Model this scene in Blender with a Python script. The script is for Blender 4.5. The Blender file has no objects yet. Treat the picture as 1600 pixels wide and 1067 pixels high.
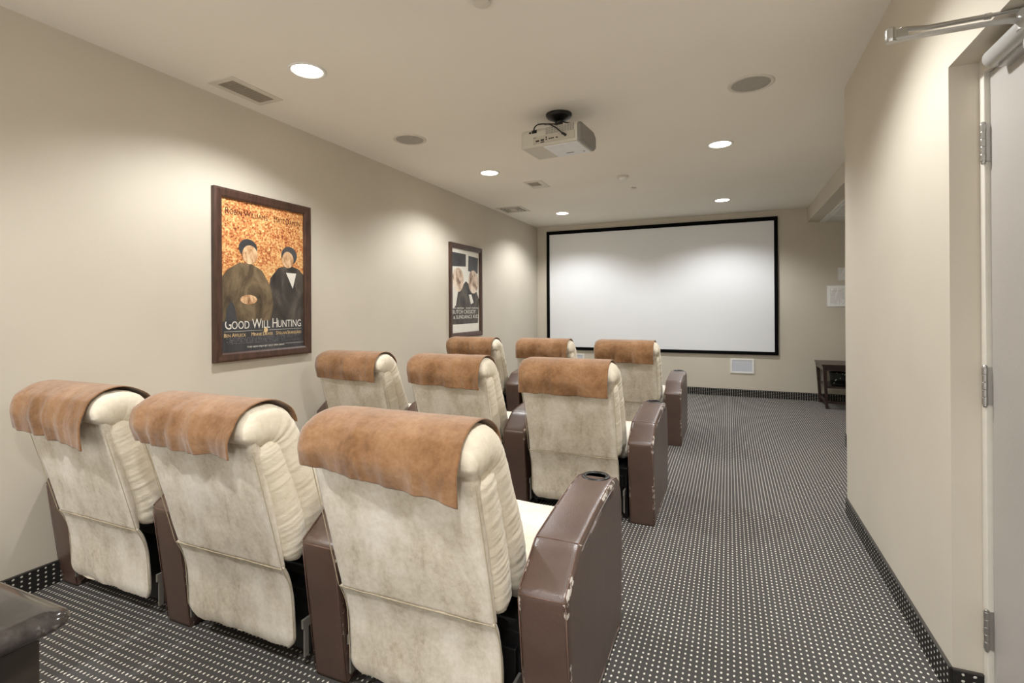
import bpy, bmesh, math, random
from mathutils import Vector, Matrix, noise
PI = math.pi
S = bpy.context.scene
COL = S.collection
def lin(c):
    return tuple(((v/255)/12.92 if v/255 <= .04045 else ((v/255+.055)/1.055)**2.4) for v in c) + (1.0,)

# ------------------------------------------------------------------ camera, world, exposure
XL, XR, XB, YF, H, YC = -2.852, .6465, .964, 7.713, 2.556, 3.5757     # room planes (m)
YB = -1.6
yaw, pitch, roll = .405, .0013, -.006
F = Vector((-math.sin(yaw)*math.cos(pitch), math.cos(yaw)*math.cos(pitch), math.sin(pitch)))
R = Vector((math.cos(yaw), math.sin(yaw), 0)); U = R.cross(F)
R2 = R*math.cos(roll) + U*math.sin(roll); U2 = -R*math.sin(roll) + U*math.cos(roll)
cd = bpy.data.cameras.new('camera'); cam = bpy.data.objects.new('camera', cd); COL.objects.link(cam)
M = Matrix((R2, U2, -F)).transposed().to_4x4(); M.translation = Vector((0, 0, 1.25)); cam.matrix_world = M
cd.sensor_width = 36; cd.lens = 789.75/1600*36; cd.shift_y = -(533.5-480.49)/1600; cd.clip_start = .02
S.camera = cam
S.view_settings.view_transform = 'Standard'; S.view_settings.look = 'None'
S.view_settings.gamma = 1; S.view_settings.use_curve_mapping = False
S.view_settings.exposure = 0.75
W = bpy.data.worlds.new('world'); S.world = W; W.use_nodes = True
W.node_tree.nodes['Background'].inputs[0].default_value = (1, .99, .97, 1)
W.node_tree.nodes['Background'].inputs[1].default_value = 1.35
LAMP_W = 62.0            # watts of one downlight
LAMP_COL = (.965, .985, 1.0)
DOWNLIGHTS = [(-2.11, 2.10), (-.055, 2.10), (-2.11, 4.39), (-.055, 4.385), (-2.10, 6.68), (-.065, 6.686), (-2.11, -.19), (-.055, -.19),
              ]

# ------------------------------------------------------------------ materials
class N:
    """small node-graph helper"""
    def __init__(s, name, rough=.6, spec=.5, metal=0):
        s.m = bpy.data.materials.new(name); s.m.use_nodes = True; s.t = s.m.node_tree; s.n = s.t.nodes
        s.b = s.n['Principled BSDF']; s.b.inputs['Roughness'].default_value = rough
        s.b.inputs['Specular IOR Level'].default_value = spec; s.b.inputs['Metallic'].default_value = metal
        s.tc = s.n.new('ShaderNodeTexCoord')
    def L(s, a, b): s.t.links.new(a, b)
    def coord(s, scale=(1, 1, 1), gen='Object'):
        mp = s.n.new('ShaderNodeMapping'); mp.inputs['Scale'].default_value = scale
        s.L(s.tc.outputs[gen], mp.inputs['Vector']); return mp.outputs[0]
    def noise(s, scale=5, detail=3, rough=.5, dist=0, stretch=(1, 1, 1)):
        t = s.n.new('ShaderNodeTexNoise'); t.inputs['Scale'].default_value = scale; t.inputs['Detail'].default_value = detail
        t.inputs['Roughness'].default_value = rough; t.inputs['Distortion'].default_value = dist
        s.L(s.coord(stretch), t.inputs['Vector']); return t.outputs['Fac']
    def voro(s, scale=5, stretch=(1, 1, 1), feature='F1'):
        t = s.n.new('ShaderNodeTexVoronoi'); t.inputs['Scale'].default_value = scale; t.feature = feature
        s.L(s.coord(stretch), t.inputs['Vector']); return t.outputs['Distance']
    def ramp(s, fac, stops):
        r = s.n.new('ShaderNodeValToRGB'); e = r.color_ramp.elements
        while len(e) < len(stops): e.new(.5)
        for i, (p_, c) in enumerate(stops): e[i].position = p_; e[i].color = lin(c) if len(c) == 3 else c
        s.L(fac, r.inputs[0]); return r.outputs[0]
    def math(s, op, a, b=None, c=None, clamp=False):
        t = s.n.new('ShaderNodeMath'); t.operation = op; t.use_clamp = clamp
        for i, v in enumerate((a, b, c)):
            if v is None: continue
            if isinstance(v, (int, float)): t.inputs[i].default_value = v
            else: s.L(v, t.inputs[i])
        return t.outputs[0]
    def mix(s, fac, a, b, mode='MIX'):
        t = s.n.new('ShaderNodeMix'); t.data_type = 'RGBA'; t.blend_type = mode
        for i, v in ((0, fac), (6, a), (7, b)):
            if isinstance(v, (int, float)): t.inputs[i].default_value = v
            elif isinstance(v, tuple): t.inputs[i].default_value = lin(v)
            else: s.L(v, t.inputs[i])
        return t.outputs[2]
    def base(s, c):
        if isinstance(c, tuple): s.b.inputs['Base Color'].default_value = lin(c)
        else: s.L(c, s.b.inputs['Base Color'])
        return s
    def bump(s, h, dist=.002, strength=1.0):
        t = s.n.new('ShaderNodeBump'); t.inputs['Distance'].default_value = dist; t.inputs['Strength'].default_value = strength
        s.L(h, t.inputs['Height'])
        s.L(t.outputs[0], s.b.inputs['Normal']); return s

def paint(name, c, rough=.75, var=4, scale=1.3):
    n = N(name, rough, .3)
    d = tuple(max(0, v-var) for v in c); e = tuple(min(255, v+var) for v in c)
    n.base(n.ramp(n.noise(scale, 3), [(.3, d), (.7, e)])); n.bump(n.noise(160, 2), .0006, .5); return n.m
def plain(name, c, rough=.5, spec=.5, metal=0, bumpscale=0, bd=.0005):
    n = N(name, rough, spec, metal); n.base(n.ramp(n.noise(14, 2), [(.3, tuple(max(0, v-3) for v in c)), (.7, tuple(min(255, v+3) for v in c))]))
    if bumpscale: n.bump(n.noise(bumpscale, 2), bd)
    return n.m

M_WALL = paint('wall_paint_beige', (205, 196, 180), .6)
M_CEIL = paint('ceiling_paint', (238, 232, 221), .85, 2)
M_TILE = paint('ceiling_tile', (228, 226, 220), .9, 4, 30)
M_TRIMWHITE = plain('white_metal', (232, 230, 224), .45)
M_CEILMET = plain('offwhite_plastic', (214, 207, 194), .5)
M_GRILLE = N('speaker_grille', .6)
_v = M_GRILLE.voro(420); M_GRILLE.base(M_GRILLE.ramp(_v, [(.25, (118, 112, 104)), (.5, (176, 170, 160))])); M_GRILLE = M_GRILLE.m
M_WGRILLE = N('wall_grille', .6)
_v = M_WGRILLE.voro(420); M_WGRILLE.base(M_WGRILLE.ramp(_v, [(.2, (178, 182, 190)), (.5, (206, 208, 214))])); M_WGRILLE = M_WGRILLE.m
M_VENTDARK = plain('vent_dark', (70, 62, 52), .8)
M_FRAMEGREY = plain('painted_door_frame', (212, 206, 194), .35)
M_DOOR = paint('painted_door_grey', (172, 166, 160), .42, 3, 2)
M_STEEL = N('brushed_steel', .28, .5, .95); M_STEEL.base((178, 176, 172)); M_STEEL.bump(M_STEEL.noise(60, 2, stretch=(1, 1, 12)), .0003); M_STEEL = M_STEEL.m
M_SILVER = plain('silver_paint', (186, 184, 180), .35, .6, .35)
M_BLACK = plain('black_plastic', (18, 17, 17), .35)
M_BRACKET = plain('grey_mechanism', (120, 116, 108), .5)
M_BLACKVELVET = plain('black_velvet', (9, 9, 10), .9, .1)
M_SCREEN = paint('screen_fabric', (236, 237, 238), .8, 1)
M_FRAMEWOOD = N('dark_walnut_frame', .4)
M_FRAMEWOOD.base(M_FRAMEWOOD.ramp(M_FRAMEWOOD.noise(8, 4, .6, .6, (6, 1, 1)), [(.3, (56, 38, 30)), (.7, (86, 60, 48))])); M_FRAMEWOOD = M_FRAMEWOOD.m
M_DARKWOOD = N('espresso_wood', .3)
M_DARKWOOD.base(M_DARKWOOD.ramp(M_DARKWOOD.noise(6, 4, .6, .8, (1, 1, 6)), [(.3, (36, 24, 20)), (.7, (62, 44, 38))])); M_DARKWOOD = M_DARKWOOD.m
M_GLOSS = N('glossy_black_marble', .12, .6)
M_GLOSS.base(M_GLOSS.ramp(M_GLOSS.noise(9, 6, .65, .7), [(.42, (42, 38, 36)), (.6, (66, 61, 58)), (.72, (150, 144, 138))])); M_GLOSS = M_GLOSS.m
M_CABINET = N('black_brown_cabinet', .35)
M_CABINET.base(M_CABINET.ramp(M_CABINET.noise(5, 4, .6, .8, (1, 1, .3)), [(.3, (34, 29, 26)), (.7, (60, 53, 46))])); M_CABINET = M_CABINET.m

def carpet(name, sx, sy, ax, ay, ex, ey, base, dot, off=(0, 0)):
    """woven carpet with rows of pale flecks; ax, ay = coordinate axes the grid runs along"""
    n = N(name, .95, .1)
    sp = n.n.new('ShaderNodeSeparateXYZ'); n.L(n.tc.outputs['Object'], sp.inputs[0])
    u = n.math('ADD', n.math('DIVIDE', sp.outputs[ax], sx), off[0]+500.0); v = n.math('ADD', n.math('DIVIDE', sp.outputs[ay], sy), off[1]+500.0)
    nz = n.math('MULTIPLY', n.math('SUBTRACT', n.noise(70, 1), .5), .22)
    fu = n.math('MULTIPLY', n.math('SUBTRACT', n.math('FRACT', n.math('ADD', u, nz)), .5), sx/ex)
    fv = n.math('MULTIPLY', n.math('SUBTRACT', n.math('FRACT', v), .5), sy/ey)
    d = n.math('ADD', n.math('MULTIPLY', fu, fu), n.math('MULTIPLY', fv, fv))
    mask = n.math('SUBTRACT', 1.35, d, clamp=True)
    mask = n.math('MULTIPLY', n.math('SUBTRACT', mask, .25), 3.0, clamp=True)
    fine = n.noise(900, 2, .7)
    c1 = n.ramp(fine, [(.3, tuple(max(0, v-26) for v in base)), (.7, tuple(v+24 for v in base))])
    c1 = n.mix(n.math('MULTIPLY', n.noise(2.2, 3), .5), c1, tuple(v+12 for v in base))
    n.base(n.mix(mask, c1, dot))
    n.bump(n.math('ADD', n.math('MULTIPLY', fine, .5), mask), .0022, .8)
    return n.m
M_CARPET = carpet('fleck_carpet', .0202, .0265, 0, 1, .0036, .0056, (80, 77, 74), (240, 234, 222))
M_BASEX = carpet('fleck_carpet_base_along_x', .0285, .0205, 0, 2, .0045, .0042, (38, 36, 34), (220, 216, 206), (0, .1))
M_BASEY = carpet('fleck_carpet_base_along_y', .0285, .0205, 1, 2, .0045, .0042, (38, 36, 34), (220, 216, 206), (0, .1))

def fabric(name, cols, sc=9, stretch=(1, 1, 1), rough=.9, weave=500, wd=.0008, sheen=.2, wr=None):
    n = N(name, rough, .15)
    a = n.noise(sc, 5, .62, .4, stretch)
    b = n.noise(sc*9, 3, .7, 0, (1, 1, 1))
    f = n.math('ADD', n.math('MULTIPLY', a, .72), n.math('MULTIPLY', b, .28))
    n.base(n.ramp(f, [(.34+.32*i/(len(cols)-1), c) for i, c in enumerate(cols)]))
    n.b.inputs['Sheen Weight'].default_value = sheen; n.b.inputs['Sheen Roughness'].default_value = .5
    h = n.math('MULTIPLY', n.noise(weave, 2), .25)
    if wr: h = n.math('ADD', h, n.math('MULTIPLY', n.noise(wr[0], 3, .6, .5, wr[1]), wr[2]))
    n.bump(h, wd*2); return n.m
M_REAR = fabric('mottled_taupe_suede', [(180, 165, 142), (208, 196, 176), (224, 214, 197), (236, 228, 214)], 7, (1, 1, .45), wr=(5, (1, 1, 1), 2.0))
M_CREAM = fabric('cream_microfibre', [(220, 208, 184), (230, 219, 198), (236, 227, 209)], 5, wr=(20, (.35, 1, 1.6), 1.8), wd=.0008)
M_SEAT = fabric('cream_seat', [(220, 210, 188), (232, 224, 206), (238, 232, 216)], 6)
M_BROWN = fabric('tan_brown_suede', [(108, 76, 48), (132, 95, 62), (148, 110, 76), (164, 127, 93)], 8, (.8, 1, 1), wr=(12, (1, 1, .5), 2.5), wd=.0010, sheen=.35)
M_THREAD = plain('beige_thread', (186, 172, 146), .8)
M_LTHREAD = plain('dark_leather_piping', (120, 92, 80), .5)

def leather():
    n = N('brown_leather', .38, 1.0)
    a = n.noise(5, 4, .6)
    c = n.ramp(a, [(.3, (76, 54, 44)), (.7, (92, 68, 56))])
    at = n.n.new('ShaderNodeAttribute'); at.attribute_name = 'edge'
    sc = n.noise(38, 4, .7, .3); sc2 = n.noise(4.3, 2, .5)
    e = n.math('MULTIPLY', at.outputs['Fac'], n.math('MULTIPLY', n.math('SUBTRACT', sc2, .40), 9.0, clamp=True))
    m = n.math('MULTIPLY', n.math('SUBTRACT', n.math('MULTIPLY', n.math('ADD', sc, .0), e), .485), 30.0, clamp=True)
    n.base(n.mix(m, c, (214, 206, 196)))
    n.b.inputs['Coat Weight'].default_value = .35; n.b.inputs['Coat Roughness'].default_value = .42
    n.L(n.math('ADD', .30, n.math('MULTIPLY', a, .14)), n.b.inputs['Roughness'])
    n.bump(n.math('ADD', n.voro(260), n.math('MULTIPLY', n.noise(9, 3), 6.0)), .0006, .6)
    return n.m
M_LEATHER = leather()

def emit(name, c, s_):
    n = N(name, .4); n.base(c); n.b.inputs['Emission Color'].default_value = lin(c); n.b.inputs['Emission Strength'].default_value = s_; return n.m
M_LED = emit('lamp_glow', (255, 250, 238), 9.0)

# ------------------------------------------------------------------ mesh helpers
def newobj(name, verts, faces, mat, parent=None, smooth=True, mats=None, fm=None):
    me = bpy.data.meshes.new(name); me.from_pydata([tuple(v) for v in verts], [], faces); me.update()
    for m in (mats or [mat]): me.materials.append(m)
    if fm: me.polygons.foreach_set('material_index', fm)
    me.polygons.foreach_set('use_smooth', [smooth]*len(me.polygons))
    bm = bmesh.new(); bm.from_mesh(me); bmesh.ops.recalc_face_normals(bm, faces=bm.faces); bm.to_mesh(me); bm.free()
    o = bpy.data.objects.new(name, me); COL.objects.link(o)
    if parent: o.parent = parent
    return o
class MB:
    """collects shapes into one mesh"""
    def __init__(s): s.v = []; s.f = []; s.m = []
    def add(s, vs, fs, mi=0):
        k = len(s.v); s.v += [Vector(v) for v in vs]; s.f += [tuple(i+k for i in f) for f in fs]; s.m += [mi]*len(fs); return s
    def box(s, a, b, mi=0):
        x0, y0, z0 = a; x1, y1, z1 = b
        return s.add([(x0,y0,z0),(x1,y0,z0),(x1,y1,z0),(x0,y1,z0),(x0,y0,z1),(x1,y0,z1),(x1,y1,z1),(x0,y1,z1)],
              [(0,3,2,1),(4,5,6,7),(0,1,5,4),(1,2,6,5),(2,3,7,6),(3,0,4,7)], mi)
    def tube(s, pts, r, seg=8, mi=0, cap=True):
        pts = [Vector(p_) for p_ in pts]; n = len(pts); rings = []
        rr = r if isinstance(r, (list, tuple)) else [r]*n
        up = None
        for i, p_ in enumerate(pts):
            t = (pts[min(i+1, n-1)]-pts[max(i-1, 0)]).normalized()
            if up is None: up = Vector((0, 0, 1)) if abs(t.z) < .9 else Vector((1, 0, 0))
            a = t.cross(up).normalized(); up = a.cross(t).normalized()
            rings.append([p_+(a*math.cos(2*PI*k/seg)+up*math.sin(2*PI*k/seg))*rr[i] for k in range(seg)])
        vs = [v for g in rings for v in g]
        fs = [(i*seg+k, i*seg+(k+1) % seg, (i+1)*seg+(k+1) % seg, (i+1)*seg+k) for i in range(n-1) for k in range(seg)]
        if cap: fs += [tuple(range(seg)), tuple((n-1)*seg+k for k in range(seg))]
        return s.add(vs, fs, mi)
    def lathe(s, prof, c=(0, 0, 0), seg=40, mi=0, axis='z'):
        vs = []; n = len(prof)
        for (r, z) in prof:
            for k in range(seg):
                a = 2*PI*k/seg; q = (r*math.cos(a), r*math.sin(a), z)
                if axis == 'y': q = (q[0], q[2], q[1])
                if axis == 'x': q = (q[2], q[0], q[1])
                vs.append(Vector(q)+Vector(c))
        fs = [(i*seg+k, i*seg+(k+1) % seg, (i+1)*seg+(k+1) % seg, (i+1)*seg+k) for i in range(n-1) for k in range(seg)]
        if prof[0][0] > 0: fs.append(tuple(range(seg)))
        if prof[-1][0] > 0: fs.append(tuple((n-1)*seg+k for k in range(seg)))
        return s.add(vs, fs, mi)
    def build(s, name, mat, parent=None, smooth=False, mats=None, bevel=0, bseg=2):
        o = newobj(name, s.v, s.f, mat, parent, smooth, mats, s.m if mats else None)
        if bevel:
            b = o.modifiers.new('b', 'BEVEL'); b.width = bevel; b.segments = bseg; b.limit_method = 'ANGLE'; b.angle_limit = .6
        return o
def empty(name, loc=(0, 0, 0), rz=0):
    o = bpy.data.objects.new(name, None); COL.objects.link(o); o.location = loc; o.rotation_euler = (0, 0, rz); o.empty_display_size = .1; return o
def tag(o, label, cat, group=None, kind=None):
    if label: o['label'] = label
    if cat: o['category'] = cat
    if group: o['group'] = group
    if kind: o['kind'] = kind
    return o
def struct(o): o['kind'] = 'structure'; return o
def catmull(pts, n):
    P = [Vector(q) for q in pts]; m = len(P)-1; out = []
    for i in range(n+1):
        t = i/n*m; k = min(int(t), m-1); t -= k
        a = P[max(k-1, 0)]; b = P[k]; c = P[k+1]; d = P[min(k+2, m)]
        out.append(.5*((2*b)+(c-a)*t+(2*a-5*b+4*c-d)*t*t+(3*b-a-3*c+d)*t**3))
    return out

def cushion(name, spine, ths, w, mat, parent, ns=60, nc=64, rnd=.9, disp=None, widths=None):
    """puffy slab swept along a (y,z) spine; ths = thickness at the spine points; rounded at both ends"""
    sp = catmull([(q[0], q[1], th) for q, th in zip(spine, ths)], ns)
    L = [0]
    for i in range(1, len(sp)): L.append(L[-1]+((sp[i].x-sp[i-1].x)**2+(sp[i].y-sp[i-1].y)**2)**.5)
    T = L[-1]
    vs = []; n = len(sp)
    for i, q in enumerate(sp):
        a = sp[max(i-1, 0)]; b = sp[min(i+1, n-1)]
        t = Vector((b.x-a.x, b.y-a.y)).normalized(); nn = Vector((-t.y, t.x))
        h = q.z/2
        e0 = min(L[i], T-L[i])/max(h, 1e-4)
        k = math.sqrt(max(0, 1-(1-min(e0, 1))**2)) if e0 < 1 else 1
        k = max(k, .06)
        hh = h*k; ww = (w if widths is None else widths(L[i]/T)) - h*(1-k)*.5
        r = rnd*h
        for j in range(nc):
            # rounded rectangle by perimeter angle
            u = j/nc
            flat = 2*(ww-r); arc = PI*r*.5*1.0
            per = 2*flat+2*PI*hh*.5+1e-9
            # half perimeter: flat top, right arc, flat bottom, left arc
            s_ = u*(2*flat+2*PI*r); 
            if s_ < flat: x = -ww+r+s_; yy = hh
            elif s_ < flat+PI*r: an = (s_-flat)/r; x = ww-r+math.sin(an)*r; yy = math.cos(an)*hh
            elif s_ < 2*flat+PI*r: x = ww-r-(s_-flat-PI*r); yy = -hh
            else: an = (s_-2*flat-PI*r)/r; x = -ww+r-math.sin(an)*r; yy = -math.cos(an)*hh
            p_ = Vector((x, q.x+nn.x*yy, q.y+nn.y*yy))
            if disp: 
                d = disp(x/w, L[i]/T, yy/max(h, 1e-4), p_)
                out = Vector((0, nn.x*(1 if yy > 0 else -1), nn.y*(1 if yy > 0 else -1)))
                edge = abs(x)/w
                side = Vector((1 if x > 0 else -1, 0, 0))
                f = max(0, min(1, (abs(x)-(ww-r))/max(r, 1e-4)))
                p_ += (out*(1-f)+side*f)*d
            vs.append(p_)
    fs = [(i*nc+j, i*nc+(j+1) % nc, (i+1)*nc+(j+1) % nc, (i+1)*nc+j) for i in range(n-1) for j in range(nc)]
    fs += [tuple(range(nc)), tuple((n-1)*nc+j for j in range(nc))]
    return newobj(name, vs, fs, mat, parent)
def nz(x, y, z): return noise.noise(Vector((x, y, z)))

# ------------------------------------------------------------------ the room
def slab(name, a, b, mat): return struct(MB().box(a, b).build(name, mat))
slab('floor', (XL-.2, YB-.2, -.1), (2.6, YF+.2, 0), M_CARPET)
slab('ceiling', (XL-.2, YB-.2, H), (2.6, YF+.2, H+.1), M_CEIL)
slab('wall_left', (XL-.15, YB, 0), (XL, YF+.15, H), M_WALL)
slab('wall_front', (XL, YF, 0), (2.5, YF+.15, H), M_WALL)
w = MB(); w.box((XL-.15, YB-.15, 0), (XL+.35, YB, H)); w.box((XR-.1, YB-.15, 0), (1.2, YB, H)); w.box((XL+.35, YB-.15, 2.35), (XR-.1, YB, H))  # unseen back wall; wide opening added so world light fills ceiling and chair backs
struct(w.build('wall_back', M_WALL))
DY0, DY1, DZ = 1.085, 2.025, 2.007
w = MB(); w.box((XR, DY1, 0), (XB, YC, H)); w.box((XR, DY0, DZ), (XB, DY1, H)); w.box((XR, YB, 0), (XB, DY0, H))
struct(w.build('wall_right', M_WALL))
slab('wall_side', (XB, YC-1.2, 0), (XB+.14, 5.36, H), M_WALL)
slab('wall_alcove', (2.3, 5.2, 0), (2.45, YF, H), M_WALL)
slab('wall_alcove_side', (XB+.14, 5.21, 0), (2.3, 5.36, H), M_WALL)
slab('trim_1', (XB, 5.36, 2.365), (XB+.145, YF, H), M_WALL)                       # beam between room and alcove
t = MB().box((XB+.145, 5.36, 2.352), (2.3, YF, 2.38)); struct(t.build('ceiling_alcove', M_TILE))
g = MB()
for yy in (5.97, 6.58, 7.19): g.box((XB+.145, yy-.012, 2.346), (2.3, yy+.012, 2.352))
for xx in (1.16, 1.72): g.box((xx-.012, 5.36, 2.346), (xx+.012, YF, 2.352))
struct(g.build('trim_2', M_TRIMWHITE))
BBH, BT = .098, .009
def baseboard(name, pieces, axis):
    m = MB(); c = MB()
    for (a, b) in pieces:
        m.box((a[0], a[1], 0), (b[0], b[1], BBH))
        c.box((a[0]-.001, a[1]-.001, BBH), (b[0]+.001, b[1]+.001, BBH+.005))
    o = struct(m.build(name, M_BASEX if axis == 'x' else M_BASEY)); c.build('capping', M_CAP, o); return o
M_CAP = plain('grey_edge_capping', (60, 56, 52), .5)
baseboard('baseboard_left', [((XL, YB), (XL+BT, YF))], 'y')
baseboard('baseboard_front', [((XL+BT, YF-BT), (2.3, YF))], 'x')
baseboard('baseboard_right', [((XR-BT, DY1), (XR, YC)), ((XR-BT, YB), (XR, DY0))], 'y')
baseboard('baseboard_reveal', [((XR, DY1-BT), (.722, DY1))], 'x')
baseboard('baseboard_side', [((XB-BT, YC), (XB, 5.36))], 'y')
baseboard('baseboard_side_end', [((XB-BT, 5.36), (XB+.14, 5.36+BT))], 'x')

# the painted steel door frame
fr = MB()
fr.box((.722, DY1-.032, 0), (.80, DY1, DZ)); fr.box((.722, DY0, 0), (.80, DY0+.032, DZ)); fr.box((.722, DY0+.032, DZ-.045), (.80, DY1-.032, DZ))
fr.box((.80, DY0+.0, 0), (.86, DY0+.05, DZ)); fr.box((.80, DY1-.05, 0), (.86, DY1, DZ)); fr.box((.80, DY0, DZ-.06), (.86, DY1, DZ))
struct(fr.build('trim_3', M_FRAMEGREY, bevel=.002))
dl = MB().box((.736, DY0+.036, .012), (.780, DY1-.036, DZ-.049))
door = struct(dl.build('door_1', M_DOOR, bevel=.0015))
for zc in (1.747, 1.004, .257):
    hm = MB(); yk = DY1-.034; xk = .719
    for k in range(5):
        z0 = zc-.057+k*.0228; r = .0078 if k % 2 == 0 else .0072
        hm.lathe([(r*.92, z0), (r, z0+.0015), (r, z0+.0208), (r*.92, z0+.0223)], (xk, yk, 0), 16)
    hm.lathe([(.004, zc-.066), (.006, zc-.061), (.006, zc-.057)], (xk, yk, 0), 12)
    hm.lathe([(.006, zc+.057), (.006, zc+.061), (.003, zc+.064)], (xk, yk, 0), 12)
    hm.box((xk, yk-.004, zc-.057), (.737, yk-.001, zc+.057)); hm.box((xk, yk+.001, zc-.057), (.737, yk+.004, zc+.057))
    hm.build('hinge', M_STEEL, door, smooth=False)
# closer: body on the door face, arms folded out into the room
cz = 1.962; cxx = .712
b = MB()
def capsule(mb, p0, p1, r, seg=20):
    p0 = Vector(p0); p1 = Vector(p1); d = (p1-p0).normalized(); pts = []; rs = []
    for k in range(6): a = PI/2*k/5; pts.append(p0-d*r*.45*math.cos(a)); rs.append(max(.001, r*math.sin(a)))
    for k in range(6): a = PI/2*k/5; pts.append(p1+d*r*.45*math.sin(a)); rs.append(max(.001, r*math.cos(a)))
    mb.tube(pts, rs, seg)
capsule(b, (cxx-.006, 1.885, cz), (cxx-.006, 1.58, cz), .027)
b.box((cxx-.002, 1.60, cz-.034), (.736, 1.87, cz+.02))
clo = b.build('door_closer', M_SILVER, door, smooth=True)
mm = clo.modifiers.new('e', 'EDGE_SPLIT'); mm.split_angle = .7
b = MB(); b.lathe([(.0, -.020), (.021, -.020), (.021, .028), (.017, .032), (0, .032)], (cxx-.012, 1.690, cz+.008), 24); b.build('spindle_cap', M_SILVER, clo)
b = MB(); b.lathe([(0, -.02), (.018, -.02), (.018, .02), (.014, .024), (0, .024)], (.705, 1.66, cz-.055), 20, axis='x'); b.build('adjustment_cap', M_SILVER, clo, smooth=False)
EL = Vector((.411, 1.672, 1.985))
def bar(mb, pts, w_, h_):
    pts = [Vector(q) for q in pts]; n = len(pts); vs = []
    for i, q in enumerate(pts):
        t = (pts[min(i+1, n-1)]-pts[max(i-1, 0)]).normalized(); a = t.cross(Vector((0, 0, 1))).normalized(); u = a.cross(t)
        for (sa, su) in ((-1, -1), (1, -1), (1, 1), (-1, 1)): vs.append(q+a*sa*w_/2+u*su*h_/2)
    fs = [(i*4+k, i*4+(k+1) % 4, (i+1)*4+(k+1) % 4, (i+1)*4+k) for i in range(n-1) for k in range(4)]+[(0, 1, 2, 3), tuple((n-1)*4+k for k in range(4))]
    mb.add(vs, fs)
b = MB(); bar(b, [EL+Vector((0, 0, -.014)), (.52, 1.672, 1.972), (.62, 1.680, 1.975), (.655, 1.684, 1.976), (.675, 1.688, 1.974), (.700, 1.690, 1.968)], .022, .007); b.build('main_arm', M_SILVER, clo, bevel=.002)
b = MB(); b.tube([EL+Vector((.02, 0, .012)), (.50, 1.690, 1.9975), (.625, 1.690, 1.999)], .0065, 12); b.tube([(.615, 1.690, 1.9985), (.628, 1.690, 1.9985)], .0082, 12)
b.tube([(.625, 1.690, 1.9995), (.68, 1.686, 2.000), (.73, 1.685, 2.001)], .0052, 12); b.box((.712, 1.655, 1.996), (.7215, 1.715, 2.0065)); b.build('forearm', M_STEEL, clo, smooth=False)
b = MB(); b.lathe([(0, -.019), (.013, -.019), (.0145, -.012), (.0145, .014), (.011, .018), (0, .018)], EL, 20); b.box(EL+Vector((0, -.009, -.012)), EL+Vector((.035, .009, .012))); b.build('elbow_joint', M_STEEL, clo, smooth=False)

# ------------------------------------------------------------------ front wall: screen, speakers, notices
sx0, sx1, sz0, sz1 = -2.683, .615, .590, 2.472; fw = .045
scr = empty('projection_screen', ((sx0+sx1)/2, YF, sz0)); ox = -(sx0+sx1)/2; 
def rel(o, root): o.parent = root; o.matrix_parent_inverse = Matrix.Translation(-root.location); return o
m = MB(); m.box((sx0, YF-.03, sz0), (sx0+fw, YF, sz1)); m.box((sx1-fw, YF-.03, sz0), (sx1, YF, sz1)); m.box((sx0+fw, YF-.03, sz0), (sx1-fw, YF, sz0+fw)); m.box((sx0+fw, YF-.03, sz1-fw-.008), (sx1-fw, YF, sz1))
rel(m.build('frame', M_BLACKVELVET), scr)
m = MB().box((sx0+fw-.002, YF-.018, sz0+fw-.002), (sx1-fw+.002, YF-.008, sz1-fw-.006)); rel(m.build('screen_surface', M_SCREEN), scr)
tag(scr, 'large white projection screen in a black frame on the front wall', 'projection screen')
def wall_speaker(x0, x1, label):
    r = empty('wall_speaker', ((x0+x1)/2, YF, .327)); z0, z1 = .327, .531; f = .024
    m = MB(); m.box((x0, YF-.012, z0), (x0+f, YF, z1)); m.box((x1-f, YF-.012, z0), (x1, YF, z1)); m.box((x0+f, YF-.012, z0), (x1-f, YF, z0+f)); m.box((x0+f, YF-.012, z1-f), (x1-f, YF, z1))
    rel(m.build('speaker_frame', M_TRIMWHITE, bevel=.002), r)
    rel(MB().box((x0+f, YF-.008, z0+f), (x1-f, YF, z1-f)).build('grille', M_WGRILLE), r)
    tag(r, label, 'speaker', 'in-wall speakers under the screen')
wall_speaker(.016, .319, 'white rectangular in-wall speaker under the right end of the screen')
wall_speaker(-2.388, -2.080, 'white in-wall speaker mostly hidden behind the front row seats')
M_PAPER = N('typed_paper', .7); 
_s = M_PAPER.n.new('ShaderNodeSeparateXYZ'); M_PAPER.L(M_PAPER.tc.outputs['Object'], _s.inputs[0])
_l = M_PAPER.math('FRACT', M_PAPER.math('MULTIPLY', _s.outputs[2], 62.0)); _k = M_PAPER.math('GREATER_THAN', _l, .55)
_w = M_PAPER.math('GREATER_THAN', M_PAPER.noise(60, 2, stretch=(1, 1, .2)), .42)
_in = M_PAPER.math('MULTIPLY', M_PAPER.math('LESS_THAN', M_PAPER.math('ABSOLUTE', _s.outputs[0]), .085), M_PAPER.math('LESS_THAN', M_PAPER.math('ABSOLUTE', _s.outputs[2]), .105))
M_PAPER.base(M_PAPER.mix(M_PAPER.math('MULTIPLY', M_PAPER.math('MULTIPLY', _k, _w), M_PAPER.math('MULTIPLY', _in, .4)), (246, 244, 240), (90, 88, 86))); M_PAPER = M_PAPER.m
def notice(x0, x1, z0, z1, label):
    r = empty('wall_notice', ((x0+x1)/2, YF, (z0+z1)/2)); hw = (x1-x0)/2; hh = (z1-z0)/2
    MB().box((-hw, -.004, -hh), (hw, -.0005, hh)).build('plastic_holder', plain('clear_holder_edge', (216, 214, 208), .3), r)
    MB().box((-hw+.008, -.006, -hh+.008), (hw-.008, -.004, hh-.008)).build('paper', M_PAPER, r)
    tag(r, label, 'notice', 'paper notices on the front wall')
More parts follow.
